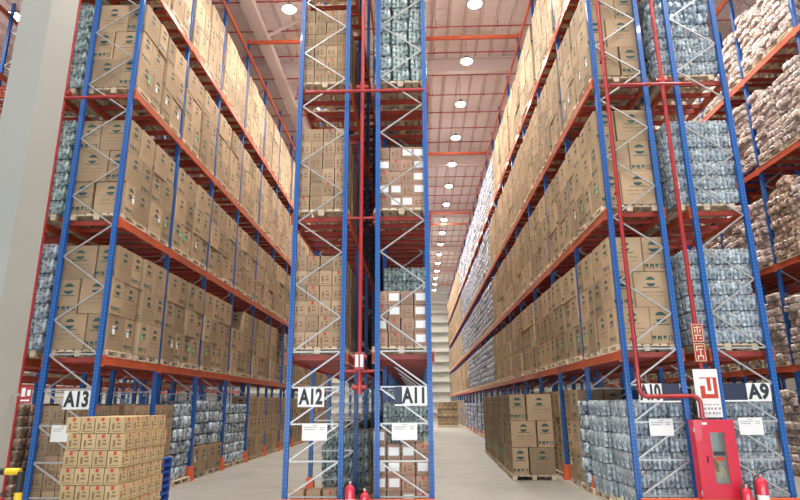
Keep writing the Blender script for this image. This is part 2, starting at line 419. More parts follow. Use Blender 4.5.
# ---------------------------------------------------------------- load units (unit meshes)
def emblem(m_, o, ax, u, r, k='print'):
    # o centre, ax horizontal unit vector, u up: two half discs with a gap
    o = Vector(o); ax = Vector(ax)
    up = Vector((0,0,1))
    for sg in (1, -1):
        pts = [o + up*sg*r*.28 + ax*(-r*.95), o + up*sg*r*.28 + ax*(r*.95)]
        arc = [o + ax*(math.cos(a)*r) + up*(sg*math.sin(a)*r) for a in [math.radians(20 + 140*i/8) for i in range(9)]]
        m_.add(arc, [tuple(range(9))], k)
    return m_
def rect(m_, o, ax, cx, cz, w_, h_, k):
    o = Vector(o); ax = Vector(ax); up = Vector((0,0,1)); c = o + ax*cx + up*cz
    return m_.add([c-ax*w_/2-up*h_/2, c+ax*w_/2-up*h_/2, c+ax*w_/2+up*h_/2, c-ax*w_/2+up*h_/2], [(0,1,2,3)], k)
def glyphs(m_, o, ax, cx, cz, s, k):
    # row of handling marks: W-like glass, M-like, arrow, open box
    o = Vector(o); ax = Vector(ax); up = Vector((0,0,1))
    def tri(x, pts): m_.add([o + ax*(cx + x*s + a*s) + up*(cz + b*s) for a, b in pts], [tuple(range(len(pts)))], k)
    tri(-2.1, [(-.4,.5),(-.22,-.5),(0,.1),(0,.5)]); tri(-2.1, [(0,.5),(0,.1),(.22,-.5),(.4,.5)])
    tri(-1.0, [(-.4,.5),(-.4,-.5),(-.15,-.5),(-.15,.5)]); tri(-1.0, [(-.15,.5),(-.15,.0),(.15,-.1),(.15,.4)]); tri(-1.0, [(.15,.5),(.15,-.5),(.4,-.5),(.4,.5)])
    tri(.1, [(-.4,.5),(-.25,-.5),(-.05,.2),(.15,-.5),(.35,.5)])
    tri(1.2, [(-.4,.5),(-.4,-.5),(-.22,-.5),(-.22,.5)]); tri(1.2, [(.22,.5),(.22,-.5),(.4,-.5),(.4,.5)]); tri(1.2, [(-.22,-.35),(-.22,-.5),(.22,-.5),(.22,-.35)]); tri(1.2, [(-.22,.5),(-.22,.35),(.22,.35),(.22,.5)])
BA, BB, BH = .735, .475, .755
def big_box(BH=.755):
    """long side along x; origin at base centre"""
    m_ = MB(); a, b, h = BA/2 - .013, BB/2 - .013, BH - .008; c = .016
    # slightly rounded vertical edges
    ring = [(-a+c,-b),(a-c,-b),(a,-b+c),(a,b-c),(a-c,b),(-a+c,b),(-a,b-c),(-a,-b+c)]
    vs = [(x,y,0) for x,y in ring] + [(x,y,h) for x,y in ring]
    fs = [(i,(i+1)%8,8+(i+1)%8,8+i) for i in range(8)] + [tuple(range(8))[::-1], tuple(range(8,16))]
    m_.add(vs, fs, 'card')
    e = .0018
    for sg in (1, -1):
        # wide faces (normal -+y)
        o = (0, -sg*(b+e), 0); ax = (sg, 0, 0)
        emblem(m_, (0, -sg*(b+e), h*.72), ax, 0, .105)
        rect(m_, o, ax, -.1, h*.42, .24, .022, 'faint'); rect(m_, o, ax, .16, h*.42, .2, .022, 'faint'); rect(m_, o, ax, -.1, h*.31, .26, .016, 'faint'); rect(m_, o, ax, .17, h*.31, .16, .016, 'faint')
        rect(m_, o, ax, 0, h*.555, .34, .016, 'print' if sg > 0 else 'faint')
        # narrow faces
        o = (sg*(a+e), 0, 0); ax = (0, sg, 0)
        emblem(m_, (sg*(a+e), 0, h*.72), ax, 0, .118)
        rect(m_, o, ax, 0, h*.52, .3, .016, 'print')
        glyphs(m_, o, ax, .03, h*.15, .098, 'print')
        rect(m_, o, ax, 0, h-.035, .06, .07, 'seam')
    # seam and tape over the top
    m_.box(-a, a, -.025, .025, h, h+.001, 'seam')
    return m_
def sticker_mesh(k):
    m_ = MB()
    return m_.box(-.055, .055, -.001, .001, -.09, .09, k).box(-.04, .04, -.0025, -.001, .03, .06, 'ink' if k == 'paper' else 'print')
STK = {'paper': sticker_mesh('paper').mesh('paper_sticker'), 'green': sticker_mesh('green').mesh('green_sticker')}
def carton_mb(wx, wy, h, k, pk, red=True, label=False):
    m_ = MB(); a, b = wx/2 - .009, wy/2 - .009; hh = h - .007; e = .0015
    m_.box(-a, a, -b, b, 0, hh, k)
    for sg in (1, -1):
        for (o, ax, L_) in (((0, -sg*(b+e), 0), (sg,0,0), wx), ((sg*(a+e), 0, 0), (0,sg,0), wy)):
            rect(m_, o, ax, -L_*.22, hh*.42, L_*.16, hh*.4, pk); rect(m_, o, ax, L_*.12, hh*.38, L_*.3, hh*.12, pk); rect(m_, o, ax, L_*.12, hh*.6, L_*.22, hh*.1, pk)
            rect(m_, o, ax, 0, hh*.12, L_*.7, hh*.05, pk)
            if red: rect(m_, o, ax, L_*.02, hh*.86, .05, hh*.22, 'redprint')
            if label: rect(m_, (o[0]*1.004, o[1]*1.004, 0), ax, 0, hh*.55, min(.2, L_*.75), hh*.55, 'paper')
    m_.box(-a, a, -.02, .02, hh, hh+.001, 'seam')
    return m_
def bottle_pack(k, capk, low, wx=.38, wy=.30, h=.33, seed=0):
    m_ = MB(); nx, ny = 4, 3
    rx = wx/nx/2*.97; ry = wy/ny/2*.97; r = min(rx, ry)
    if low:
        for i in range(3):
            m_.lump((-wx/3 + i*wx/3, 0, h/2), (wx/6*1.02, wy/2, h/2), k, i+3, 3, .1)
        return m_
    m_.lump((0, 0, h/2), (wx/2*1.04, wy/2*1.04, h/2*1.02), 'film', seed, 6, .14, .3)
    prof = [(r*.85, 0), (r, .015), (r*.93, h*.22), (r, h*.3), (r, h*.52), (r*.88, h*.6), (r*.97, h*.68), (r*.75, h*.82), (r*.3, h*.92), (r*.32, h*.99), (0, h*.995)]
    for i in range(nx):
        for j in range(ny):
            if 0 < i < nx-1 and 0 < j < ny-1: continue
            rs = random.Random(seed*50+i*7+j); m_.lathe([(a*rs.uniform(.9, 1.06), b) for a, b in prof], k, (-wx/2 + (i+.5)*wx/nx + rs.uniform(-.008, .008), -wy/2 + (j+.5)*wy/ny + rs.uniform(-.008, .008), rs.uniform(0, .01)), 8)
    return m_
def bundle_mb(k, wx=.42, wy=.58, h=.22, n=5, seed=1):
    m_ = MB(); rs = random.Random(seed)
    for i in range(n):
        m_.lump((rs.uniform(-.04, .04), -wy/2 + (i+.5)*wy/n, h/2), (wx/2*rs.uniform(.85, 1.08), wy/n/2*1.14, h/2*rs.uniform(.95, 1.2)), k, seed*10+i, 9, .2, .42)
    return m_
def pallet_mb(k='wood', W=1.2, D=1.16):
    m_ = MB(); h = .14
    for y in (-D/2+.05, 0, D/2-.05):
        for x in (-W/2+.06, 0, W/2-.06): m_.box(x-.065, x+.065, y-.05, y+.05, .03, .095, k)
    for x in (-W/2+.06, 0, W/2-.06): m_.box(x-.055, x+.055, -D/2, D/2, 0, .03, k)
    for y in (-D/2+.05, 0, D/2-.05): m_.box(-W/2+.01, W/2-.01, y-.05, y+.05, .095, .115, k)
    for i in range(7):
        x = -W/2 + .07 + i*(W-.14)/6; m_.box(x-.065, x+.065, -D/2, D/2, .115, .142, k)
    return m_
KIND = {}   # kind -> (names, category, mesh list, low mb, group phrase)
def reg(key, name, cat, desc, mbs, low=None):
    KIND[key] = dict(name=name, cat=cat, desc=desc, mbs=mbs, me=[m_.mesh(name) for m_ in mbs], low=low or mbs[0], items=[])
reg('box', 'cardboard_box', 'box', 'large brown box', [big_box()])
reg('lowbox', 'cardboard_box', 'box', 'large brown box', [big_box(.725)])
reg('carton', 'tan_carton', 'carton', 'small tan carton', [carton_mb(.275, .36, .325, 'carton', 'brownprint', q == 0) for q in range(4)])
reg('carton2', 'labelled_carton', 'carton', 'white-labelled reddish carton', [carton_mb(.27, .37, .29, 'pinkcarton', 'brownprint', False, True)])
reg('carton3', 'reddish_carton', 'carton', 'plain reddish carton', [carton_mb(.27, .37, .29, 'pinkcarton', 'brownprint', q == 0) for q in range(3)])
reg('ycarton', 'yellow_carton', 'carton', 'yellow carton with red mark', [carton_mb(.235, .31, .25, 'ycarton', 'brownprint', True)])
lowp = bottle_pack('pack', 'cap', True); lowt = bottle_pack('tealpack', 'cap', True); loww = bottle_pack('whitepack', 'cap', True)
reg('pack', 'bottle_pack', 'bottle pack', 'clear bottle pack', [bottle_pack('pack', 'cap', False, seed=q) for q in range(4)], lowp)
reg('tpack', 'teal_bottle_pack', 'bottle pack', 'greenish bottle pack', [bottle_pack('tealpack', 'cap', False, seed=q) for q in range(4)], lowt)
reg('wpack', 'white_bottle_pack', 'bottle pack', 'whitish bottle pack', [bottle_pack('whitepack', 'cap', True)], loww)
reg('bundle', 'wrapped_bundle', 'bundle', 'pinkish wrapped bundle', [bundle_mb('bundle', n=2, seed=s) for s in (1, 2, 3, 4, 5)])
reg('bag', 'brown_bundle', 'bundle', 'brown wrapped bundle', [bundle_mb('bag', n=2, seed=s) for s in (4, 5, 6)])
reg('pallet', 'wooden_pallet', 'pallet', 'wooden pallet', [pallet_mb()])
reg('bpallet', 'blue_pallet', 'pallet', 'blue plastic pallet', [pallet_mb('blueplastic', 1.0)])
SIZE = {'box': .7, 'lowbox': .7, 'carton': .33, 'carton2': .3, 'carton3': .3, 'ycarton': .25, 'pack': .36, 'tpack': .36, 'wpack': .36, 'bundle': .5, 'bag': .5, 'pallet': .9, 'bpallet': .9}
def item(key, x, y, z, rz, label, group, seen=True, sticker=None):
    K = KIND[key]; p = project((x, y, z + .2)); sc = 0
    if p and -30 < p[0] < 830 and -30 < p[1] < 530 and seen: sc = SIZE[key]*F/p[2]
    K['items'].append((sc, x, y, z, rz, label, group, sticker))
SHELF = {0: 'floor level', 1: 'first shelf', 2: 'second shelf', 3: 'third shelf', 4: 'fourth shelf'}
LAY = {3: ['bottom', 'middle', 'top']}
def layname(i, n):
    if n == 1: return 'only'
    if n == 3: return LAY[3][i]
    if i == 0: return 'bottom'
    if i == n-1: return 'top'
    return nth(i+1)
J = random.uniform
def at_(rack, lvl): return '%s, %s' % (SHELF[lvl], rack)
def pallet(x, y, z, what, pn, lvl, rack, key='pallet', seen=True):
    item(key, x, y, z, 0, '%s under %s, %s from the front, %s' % (KIND[key]['desc'], what, nth(pn), at_(rack, lvl)), 'pallets on %s' % rack, seen)
def box_load(x0, y0, z, pn, lvl, rack, faces, front=False, layers=3, hide=()):
    """1.21 m square load; x0,y0 its min corner"""
    s = BA + BB; zz = z + .145; rnd = random.Random(int(x0*100)*7 + pn*31 + lvl); x0 += rnd.uniform(-.03, .015); lean = [(rnd.uniform(-.012, .012), rnd.uniform(-.02, .02)) for _ in range(4)]
    pallet(x0 + s/2, y0 + s/2, z, 'large brown boxes', pn, lvl, rack)
    for l in range(layers):
        mir = (l + pn + lvl) % 2
        spots = [(BA/2, BB/2, 0), (BA+BB/2, BA/2, 1), (BB+BA/2, BA+BB/2, 0), (BB/2, BB+BA/2, 1)]
        for i, (u, v, r) in enumerate(spots):
            if mir: u = s - u
            right = u + (BA if not r else BB)/2 > s - .02; left = u - (BA if not r else BB)/2 < .02
            fr = v - (BB if not r else BA)/2 < .02; bk = not fr
            vis = ('r' in faces and right) or ('l' in faces and left) or (front and fr)
            if not vis and not front: continue
            side = ('front ' if fr else 'rear ') + ('right' if right and not left else 'left')
            if left and right: side = 'front' if fr else 'rear'
            rz = (PI/2 if r else 0) + (PI if rnd.random() < .35 else 0) + rnd.uniform(-.022, .022)
            st = None
            if l == 0 and ('r' in faces or 'l' in faces) and rnd.random() < .75: st = (rnd.choice(['paper', 'green']), 'r' if 'r' in faces else 'l')
            lab = 'large brown box, %s layer, %s corner of %s pallet, %s' % (layname(l, layers), side, nth(pn), at_(rack, lvl))
            item('box', x0 + u + lean[l][0] + rnd.uniform(-.012, .012), y0 + v + lean[l][1] + rnd.uniform(-.012, .012), zz + l*BH, rz + lean[l][0], lab, 'large brown boxes stacked on %s' % rack, vis, st)
def grid_load(key, x0, x1, y0, y1, z, dx, dy, dh, layers, pn, lvl, rack, faces, jit=None, pal='pallet', what=None, rotated=False, front=True, turn=None, short=0, alt=None):
    soft = key in ('pack', 'tpack', 'wpack')
    if jit is None: jit = .016 if soft else .008
    if turn is None: turn = .07 if soft else .025
    K = KIND[key]; nx = max(1, int(round((x1-x0)/dx))); ny = max(1, int(round((y1-y0)/dy)))
    rnd = random.Random(int(x0*100) + int(y0*10) + lvl*97 + pn)
    if pal: pallet((x0+x1)/2, (y0+y1)/2, z, what or (K['desc'] + 's'), pn, lvl, rack, pal)
    zz = z + (.145 if pal else .0); sx, sy = (x1-x0)/nx, (y1-y0)/ny
    for l in range(layers):
        for i in range(nx):
            for j in range(ny):
                face = (front and j == 0) or ('r' in faces and i == nx-1) or ('l' in faces and i == 0)
                if not face: continue
                if l == layers-1 and short and (i % 2 or rnd.random() < short): continue
                kk = key
                if alt and rnd.random() < alt[1]: kk = alt[0]
                if ny == 1 or (j == 0 and front): pos = 'front %s from left' % nth(i+1)
                else: pos = '%s side %s' % ('right' if i == nx-1 else 'left', nth(j+1))
                bulge = .02*math.sin(l*1.3 + pn) if key in ('pack', 'tpack', 'wpack', 'bundle', 'bag') else 0
                lab = '%s, %s layer, %s, %s pallet, %s' % (KIND[kk]['desc'], layname(l, layers), pos, nth(pn), at_(rack, lvl))
                item(kk, x0 + (i+.5)*sx + rnd.uniform(-jit, jit) + bulge, y0 + (j+.5)*sy + rnd.uniform(-jit, jit), zz + l*dh,
                     (PI/2 if rotated else 0) + rnd.uniform(-turn, turn), lab, '%ss on %s' % (K['desc'], rack), True)
def bay_y(n, half): return Y0 + n*BAY + .075 + half*1.32

# --- A13: big brown boxes, aisle on the right
for n in range(12):
    for lvl in (1, 2, 3, 4):
        for h in (0, 1):
            if n == 5 and lvl == 1 and h == 1: continue
            pn = n*2 + h + 1
            lay = 3
            if (n, lvl, h) in ((3, 1, 0), (7, 2, 1), (8, 3, 0)): lay = 2
            box_load(X13[1] + .105 - 1.21, bay_y(n, h), LZ[lvl-1]+.003, pn, lvl, 'rack A13', 'r', front=(n == 0 and h == 0), layers=lay)
for n in range(4, 12):
    for h in (0, 1): box_load(X13[0] - .03, bay_y(n, h), .002, n*2+h+1, 0, 'rack A13', 'r')
grid_load('carton', X13[0]-.05, X13[1]-.06, bay_y(0, 0), bay_y(0, 0)+1.2, .002, .285, .37, .325, 6, 1, 0, 'rack A13', 'r')
grid_load('carton', X13[0]+.1, X13[1]+.03, bay_y(0, 1), bay_y(0, 1)+1.15, .002, .285, .37, .325, 6, 2, 0, 'rack A13', 'r')
grid_load('carton', X13[0]+.1, X13[1]+.03, bay_y(1, 0), bay_y(1, 0)+1.15, .002, .285, .37, .325, 6, 3, 0, 'rack A13', 'r')
grid_load('pack', X13[0]+.1, X13[1]+.03, bay_y(1, 1), bay_y(1, 1)+1.2, .002, .38, .30, .33, 6, 4, 0, 'rack A13', 'r')
for h in (0, 1):
    box_load(X13[0] - .03, bay_y(2, h), .002, 5+h, 0, 'rack A13', 'r', layers=1)
    grid_load('pack', X13[0], X13[1]+.02, bay_y(2, h), bay_y(2, h)+1.2, .91, .38, .30, .33, 4, 5+h, 0, 'rack A13', 'r', pal=None)
    grid_load('pack', X13[0], X13[1]+.02, bay_y(3, h), bay_y(3, h)+1.2, .002, .38, .30, .33, 6, 7+h, 0, 'rack A13', 'r')
# --- A14 (behind the column)
for lvl in (1, 2, 3, 4):
    for n in range(1):
        for h in (0, 1):
            grid_load('tpack' if lvl > 1 else 'pack', X14[0]+.2, X14[1]+.5, bay_y(n, h), bay_y(n, h)+1.2, LZ[lvl-1]+.003, .38, .30, .33, 7, n*2+h+1, lvl, 'rack behind column', 'r')
for n in range(2):
    for h in (0, 1):
        grid_load('bag', X14[0]+.2, X14[1]+.4, bay_y(n, h), bay_y(n, h)+1.2, .002, .42, .58, .22, 9, n*2+h+1, 0, 'rack behind column', 'r')
# --- A15
for n in range(3, 9):
    for lvl in (1, 2):
        if (n + lvl) % 3 == 0: continue
        for h in (0, 1): box_load(X15[0]+.0, bay_y(n, h), LZ[lvl-1]+.003, n*2+h+1, lvl, 'far left rack', 'r')
# --- A12 : tan cartons
A12L = {1: 6, 2: 6, 3: 6, 4: 6}
for lvl in (1, 2, 3, 4):
    for h in range(2):
        grid_load('carton', X12[0]+.0, X12[1]-.0, bay_y(0, h), bay_y(0, h)+1.15, LZ[lvl-1]+.003, .27, .37, .325, 6, h+1, lvl, 'rack A12', 'r', front=(h == 0), alt=None)
for n in range(1, 12):
    for h in (0, 1):
        for lvl in (1, 2, 3, 4):
            if n in (1, 2) and lvl == 1: continue
            box_load(X12[0] - .06, bay_y(n, h), LZ[lvl-1]+.003, n*2+h+1, lvl, 'rack A12', 'l', layers=3 if lvl < 4 else 2)
grid_load('carton', X12[0]+.06, X12[1]-.06, bay_y(0, 0), bay_y(0, 0)+1.1, .002, .32, .37, .325, 1, 1, 0, 'rack A12', '')
grid_load('tpack', X12[0]+.25, X12[1]+.30, bay_y(1, 0)+.1, bay_y(1, 0)+1.3, .002, .38, .30, .33, 4, 3, 0, 'rack A12', 'rl')
for n in range(2, 12): box_load(X12[0] - .03, bay_y(n, 1), .002, n*2+2, 0, 'rack A12', 'l', layers=2)
# --- A11 : labelled cartons and teal bottles
grid_load('carton2', X11[0]-.06, X11[1]-.03, bay_y(0, 0), bay_y(0, 0)+1.12, LZ[0]+.003, .265, .37, .29, 4, 1, 1, 'rack A11', 'r', alt=('carton3', .5))
grid_load('tpack', X11[0]+.06, X11[1]+.02, bay_y(0, 1), bay_y(0, 1)+1.2, LZ[0]+.003, .36, .30, .33, 6, 2, 1, 'rack A11', 'r')
grid_load('carton2', X11[0]-.0, X11[1]-.03, bay_y(0, 0), bay_y(0, 0)+1.12, LZ[1]+.003, .265, .37, .29, 5, 1, 2, 'rack A11', 'r', alt=('carton3', .45))
grid_load('carton3', X11[0]+.06, X11[1]-.03, bay_y(0, 1), bay_y(0, 1)+1.12, LZ[1]+.003, .265, .37, .29, 6, 2, 2, 'rack A11', 'r')
for h in (0, 1):
    grid_load('tpack', X11[0]-.12, X11[1]+.08, bay_y(0, h), bay_y(0, h)+1.2, LZ[2]+.003, .38, .30, .33, 8, h+1, 3, 'rack A11', 'r')
    grid_load('tpack', X11[0]-.02, X11[1]+.05, bay_y(0, h), bay_y(0, h)+1.2, LZ[3]+.003, .38, .30, .33, 7, h+1, 4, 'rack A11', 'r')
for n in range(1, 10):
    for h in (0, 1):
        for lvl in (1, 2, 3, 4):
            box_load(X11[0] - .03, bay_y(n, h), LZ[lvl-1]+.003, n*2+h+1, lvl, 'rack A11', 'r')
        if n > 1: grid_load('tpack', X11[0]+.0, X11[1]+.02, bay_y(n, h), bay_y(n, h)+1.2, .002, .38, .30, .33, 5, n*2+h+1, 0, 'rack A11', 'r')
grid_load('carton2', X11[0]-.1, X11[1]-.03, bay_y(0, 0), bay_y(0, 0)+1.12, .002, .265, .37, .29, 5, 1, 0, 'rack A11', 'r', alt=('carton3', .6), short=.2)
grid_load('tpack', X11[0]+.06, X11[1]+.02, bay_y(0, 1), bay_y(0, 1)+1.2, .002, .36, .30, .33, 6, 2, 0, 'rack A11', 'r')
# --- A10 : brown boxes, then whitish bottle packs, then boxes again
for n in range(23):
    for lvl in (1, 2, 3, 4):
        for h in (0, 1):
            pn = n*2 + h + 1; z = LZ[lvl-1] + .003
            lim = {1: 7, 2: 7, 3: 7, 4: 6}[lvl]
            if lim <= n < (15 if lvl > 1 else 13):
                grid_load('wpack', X10[0]-.11, X10[1]+.02, bay_y(n, h), bay_y(n, h)+1.22, z, .38, .30, .33, 7, pn, lvl, 'rack A10', 'l', front=False)
            else:
                lay = 2 if (n, lvl, h) in ((3, 2, 0), (4, 3, 1), (1, 1, 1), (5, 1, 0)) else 3
                box_load(X10[0] - .105, bay_y(n, h), z, pn, lvl, 'rack A10', 'l', front=(n == 0 and h == 0), layers=3)
for h in (0, 1):
    grid_load('pack', X10[0]-(.16 if h else .02), X10[1]+.06, bay_y(0, h), bay_y(0, h)+1.22, .002, .38, .30, .33, 6, h+1, 0, 'rack A10', 'l')
grid_load('pack', X10[0]-.16, X10[1], bay_y(1, 0), bay_y(1, 0)+.6, .002, .38, .30, .33, 6, 3, 0, 'rack A10', 'l')
box_load(X10[0]-.06, bay_y(1, 1)-.5, .002, 4, 0, 'rack A10', 'l', front=True)
for n in range(2, 23):
    for h in (0, 1):
        if 8 <= n < 15: grid_load('wpack', X10[0]-.03, X10[1], bay_y(n, h), bay_y(n, h)+1.22, .002, .38, .30, .33, 6, n*2+h+1, 0, 'rack A10', 'l', front=(h == 0))
        else: box_load(X10[0]-.05, bay_y(n, h), .002, n*2+h+1, 0, 'rack A10', 'l')
# --- A9 : clear bottle packs overhanging the gap
for lvl, lay in ((0, 6), (1, 6), (2, 6), (3, 7), (4, 7)):
    for h in (0, 1):
        ov = .34 if lvl else .0
        grid_load('pack', X9[0]-ov if lvl else X9[0]+.0, X9[1]-.05, bay_y(0, h), bay_y(0, h)+1.22, (LZ[lvl-1]+.003) if lvl else .002, .35, .30, .33, lay, h+1, lvl, 'rack A9', 'l', turn=.05, front=(h == 0), jit=.012)
for n in range(1, 8):
    for h in (0, 1):
        for lvl in (0, 1, 2, 3):
            box_load(X9[0], bay_y(n, h), (LZ[lvl-1]+.003) if lvl else .002, n*2+h+1, lvl, 'rack A9', 'l')
# --- A8 : pink bundles
for n in range(1, 9):
    for lvl in (0, 1, 2, 3, 4):
        for h in (0, 1):
            rr = random.Random(n*10+lvl*3+h); lay = rr.choice([8, 9, 10])
            if n == 4 and lvl == 3: lay = 5
            z = (LZ[lvl-1]+.003) if lvl else .002
            key = 'bag' if (lvl <= 1 and rr.random() < .6) or (lvl == 2 and h and n % 2) else 'bundle'
            grid_load(key, X8[0]-.12, X8[1], bay_y(n, h), bay_y(n, h)+1.2, z, .42, .60, .225, lay, n*2+h+1, lvl, 'right edge rack', 'l', jit=.045, turn=.16,
                      pal='bpallet' if (n == 2 and lvl == 3) else 'pallet', front=(n == 1), short=.4)
for n in range(1, 9):
    for lvl in (0, 1, 2, 3, 4):
        for h in (0, 1): box_load(X7[0]-.12, bay_y(n, h), (LZ[lvl-1]+.003) if lvl else .002, n*2+h+1, lvl, 'rack behind the bundles', 'l')
# --- free standing pallets in the open aisle
for i in range(7):
    y = 17.35 + i*1.38
    s = BA + BB
    item('pallet', 2.62 + .045*i + .605, y + .605, .002, 0, 'wooden pallet under brown boxes on the aisle floor, %s from the near end' % nth(i+1), 'pallets standing in the open aisle')
    for l in range(3):
        mir = (l + 1) % 2
        for j, (u, v, r) in enumerate([(BA/2, BB/2, 0), (BA+BB/2, BA/2, 1), (BB+BA/2, BA+BB/2, 0), (BB/2, BB+BA/2, 1)]):
            if mir: u = s - u
            wd = BB if r else BA
            left = u - wd/2 < .02; right = u + wd/2 > s-.02; fr = v < BA/2+.02
            if not (fr and i == 0) and not left: continue
            rz = (PI/2 if r else 0) + ((0 if not r else PI) if fr else 0)
            item('lowbox', 2.62 + .045*i + u*1.02 + J(-.006, .006), y + v,   .147 + l*.727, rz + J(-.012, .012),
                 'large brown box, %s layer, %s %s corner, %s pallet on the aisle floor' % (layname(l, 3), 'front' if fr else 'rear', 'right' if right and not left else 'left', nth(i+1)),
                 'large brown boxes standing in the open aisle', True, ('green', 'l') if (l == 0 and i > 0) else None)
# boxes closing the far end of the aisle
for i in range(2):
    for l in range(3):
        for j in range(2):
            item('box', 2.05 + i*.98 + j*.49, 56.6 + .1, .147 + l*BH*.9, PI/2, 'brown box, %s layer, %s from left, at the far end of the open aisle' % (layname(l, 3), nth(i*2+j+1)), 'brown boxes at the far end of the aisle')
    item('pallet', 2.3 + i*.98*1.25, 56.8, .002, 0, '%s wooden pallet at the far end of the open aisle' % ('left', 'right')[i], 'pallets at the far end of the aisle')
# --- yellow carton stack in front of A13
YX, YY = -5.53, 9.4
item('pallet', YX+.46, YY+.8, .002, PI/2, 'wooden pallet under the yellow cartons in front of rack A13', 'pallet under the yellow cartons')
for l in range(7):
    nx, ny = 4, 5; sh = .02*((l*7) % 3 - 1)
    for i in range(nx):
        for j in range(ny):
            pos = ('front row, %s from left' % nth(i+1)) if j == 0 else ('%s column, %s from the front' % (('left edge', 'second', 'third', 'right edge')[i], nth(j+1)))
            fr_ = j == 0 or i == nx-1 or l == 6
            item('ycarton', YX + .115 + i*.232 + sh, YY + .16 + j*.318, .147 + l*.2525, J(-.02, .02),
                 'yellow carton with red mark, %s layer, %s' % (layname(l, 7), pos), 'yellow cartons stacked in front of rack A13', fr_ or True)
for l in range(7):
    item('bpallet', -5.87, 12.69, .002 + l*.142, J(-.015, .015), '%s blue plastic pallet in the stack beside rack A13' % (['lowest']+[nth(a) + ' from bottom' for a in range(2, 7)]+['topmost'])[l], 'stacked blue plastic pallets')
item_z = None
# ---------------------------------------------------------------- link individuals and merge the rest
def emit_items():
    for key, K in KIND.items():
        its = sorted(K['items'], key=lambda a: -a[0])
        seen = [a for a in its if a[0] > 2.2][:300]; rest = its[len(seen):]
        for n_, (sc, x, y, z, rz, lab, grp, st) in enumerate(seen):
            me = K['me'][n_ % len(K['me'])]
            o = put(K['name'], me, None, (x, y, z), (0, 0, rz)); tag(o, lab, K['cat'], grp)
            if st:
                # sticker on the aisle-facing side
                d = Vector((1, 0, 0)) if st[1] == 'r' else Vector((-1, 0, 0))
                ld_ = Matrix.Rotation(-rz, 3, 'Z') @ d
                if abs(ld_.x) > abs(ld_.y): loc = (math.copysign(BA/2 + .001, ld_.x), -.1, .42); r_ = PI/2*(1 if ld_.x > 0 else -1)
                else: loc = (.12, math.copysign(BB/2 + .001, ld_.y), .42); r_ = 0 if ld_.y < 0 else PI
                s_ = put('paper_sticker' if st[0] == 'paper' else 'green_sticker', STK[st[0]], o, loc, (0, 0, r_)); s_['label'] = 'white paper sticker' if st[0] == 'paper' else 'green sticker'
        if rest:
            plural = K['name'] + ('es' if K['name'].endswith('x') else 's')
            src = K['low']; V = np.array(src.v); nv = len(V); Fs = src.f; mi = src.m; sm = src.sm
            cnt = [len(f) for f in Fs]; flat = np.array([a for f in Fs for a in f])
            N = len(rest); AV = np.empty((N, nv, 3)); AF = np.empty((N, len(flat)), dtype=np.int64)
            for i, (sc, x, y, z, rz, *_r) in enumerate(rest):
                c, s = math.cos(rz), math.sin(rz)
                AV[i, :, 0] = V[:, 0]*c - V[:, 1]*s + x; AV[i, :, 1] = V[:, 0]*s + V[:, 1]*c + y; AV[i, :, 2] = V[:, 2] + z
                AF[i] = flat + i*nv
            me = bpy.data.meshes.new(plural); me.vertices.add(N*nv); me.vertices.foreach_set('co', AV.ravel())
            me.loops.add(N*len(flat)); me.loops.foreach_set('vertex_index', AF.ravel())
            me.polygons.add(N*len(Fs)); st_ = np.concatenate([[0], np.cumsum(np.tile(cnt, N))[:-1]]); me.polygons.foreach_set('loop_start', st_)
            for k_ in src.mats: me.materials.append(M[k_])
            me.polygons.foreach_set('material_index', np.tile(mi, N)); me.polygons.foreach_set('use_smooth', np.tile(np.array(sm, dtype=bool), N))
            me.update(calc_edges=True); me.validate()
            o = put(plural, me)
            tag(o, 'remaining %s filling the deeper and farther bays of the racks' % (K['desc'] + ('es' if K['desc'].endswith('x') else 's')), K['cat'], None, 'stuff')
emit_items()

# ---------------------------------------------------------------- signs with lettering
def text_mesh(txt, h, k, bold=.0):
    cu = bpy.data.curves.new('lettering', 'FONT'); cu.body = txt; cu.size = h/.72; cu.extrude = .002; cu.offset = bold; cu.align_x = 'CENTER'; cu.align_y = 'CENTER'
    o = bpy.data.objects.new('lettering', cu); COL.objects.link(o)
    bpy.context.view_layer.update()
    me = bpy.data.meshes.new_from_object(o.evaluated_get(bpy.context.evaluated_depsgraph_get()))
    bpy.data.objects.remove(o); bpy.data.curves.remove(cu)
    me.materials.clear(); me.materials.append(M[k]); me.name = 'lettering'
    return me
def rack_sign(txt, xc, zc, w_, h_, dark=None):
    t = thing('rack_sign', 'white plate with %s in dark letters, on the front frame of its rack' % txt, 'sign', (xc, 11.982, zc), 'rack number signs')
    put('sign_plate', MB().box(-w_/2, w_/2, -.004, .004, -h_/2, h_/2, 'paper'), t)
    lt = put('lettering', text_mesh(txt, h_*.80, 'ink', .016), t, (0, -.008, 0), (PI/2, 0, 0)); lt.scale = ((w_*.90)/lt.dimensions.x, 1, 1)
    if dark:
        a, b = dark
        p = put('arrow_plate', MB().box(a, b, -.004, .004, -h_/2+.03, h_/2, 'navy').box(a, b, -.004, .004, -h_/2, -h_/2+.028, 'paper'), t); p['label'] = 'dark blue side plate with a white lower rim'
rack_sign('A13', -6.91, 2.2, .56, .37)
rack_sign('A12', -2.14, 2.215, .53, .37)
rack_sign('A11', -.06, 2.225, .50, .37, (-.40, -.255))
rack_sign('A10', 4.60, 2.25, .46, .36, (.235, .58))
rack_sign('A9', 6.71, 2.25, .46, .35, (-.685, -.235))
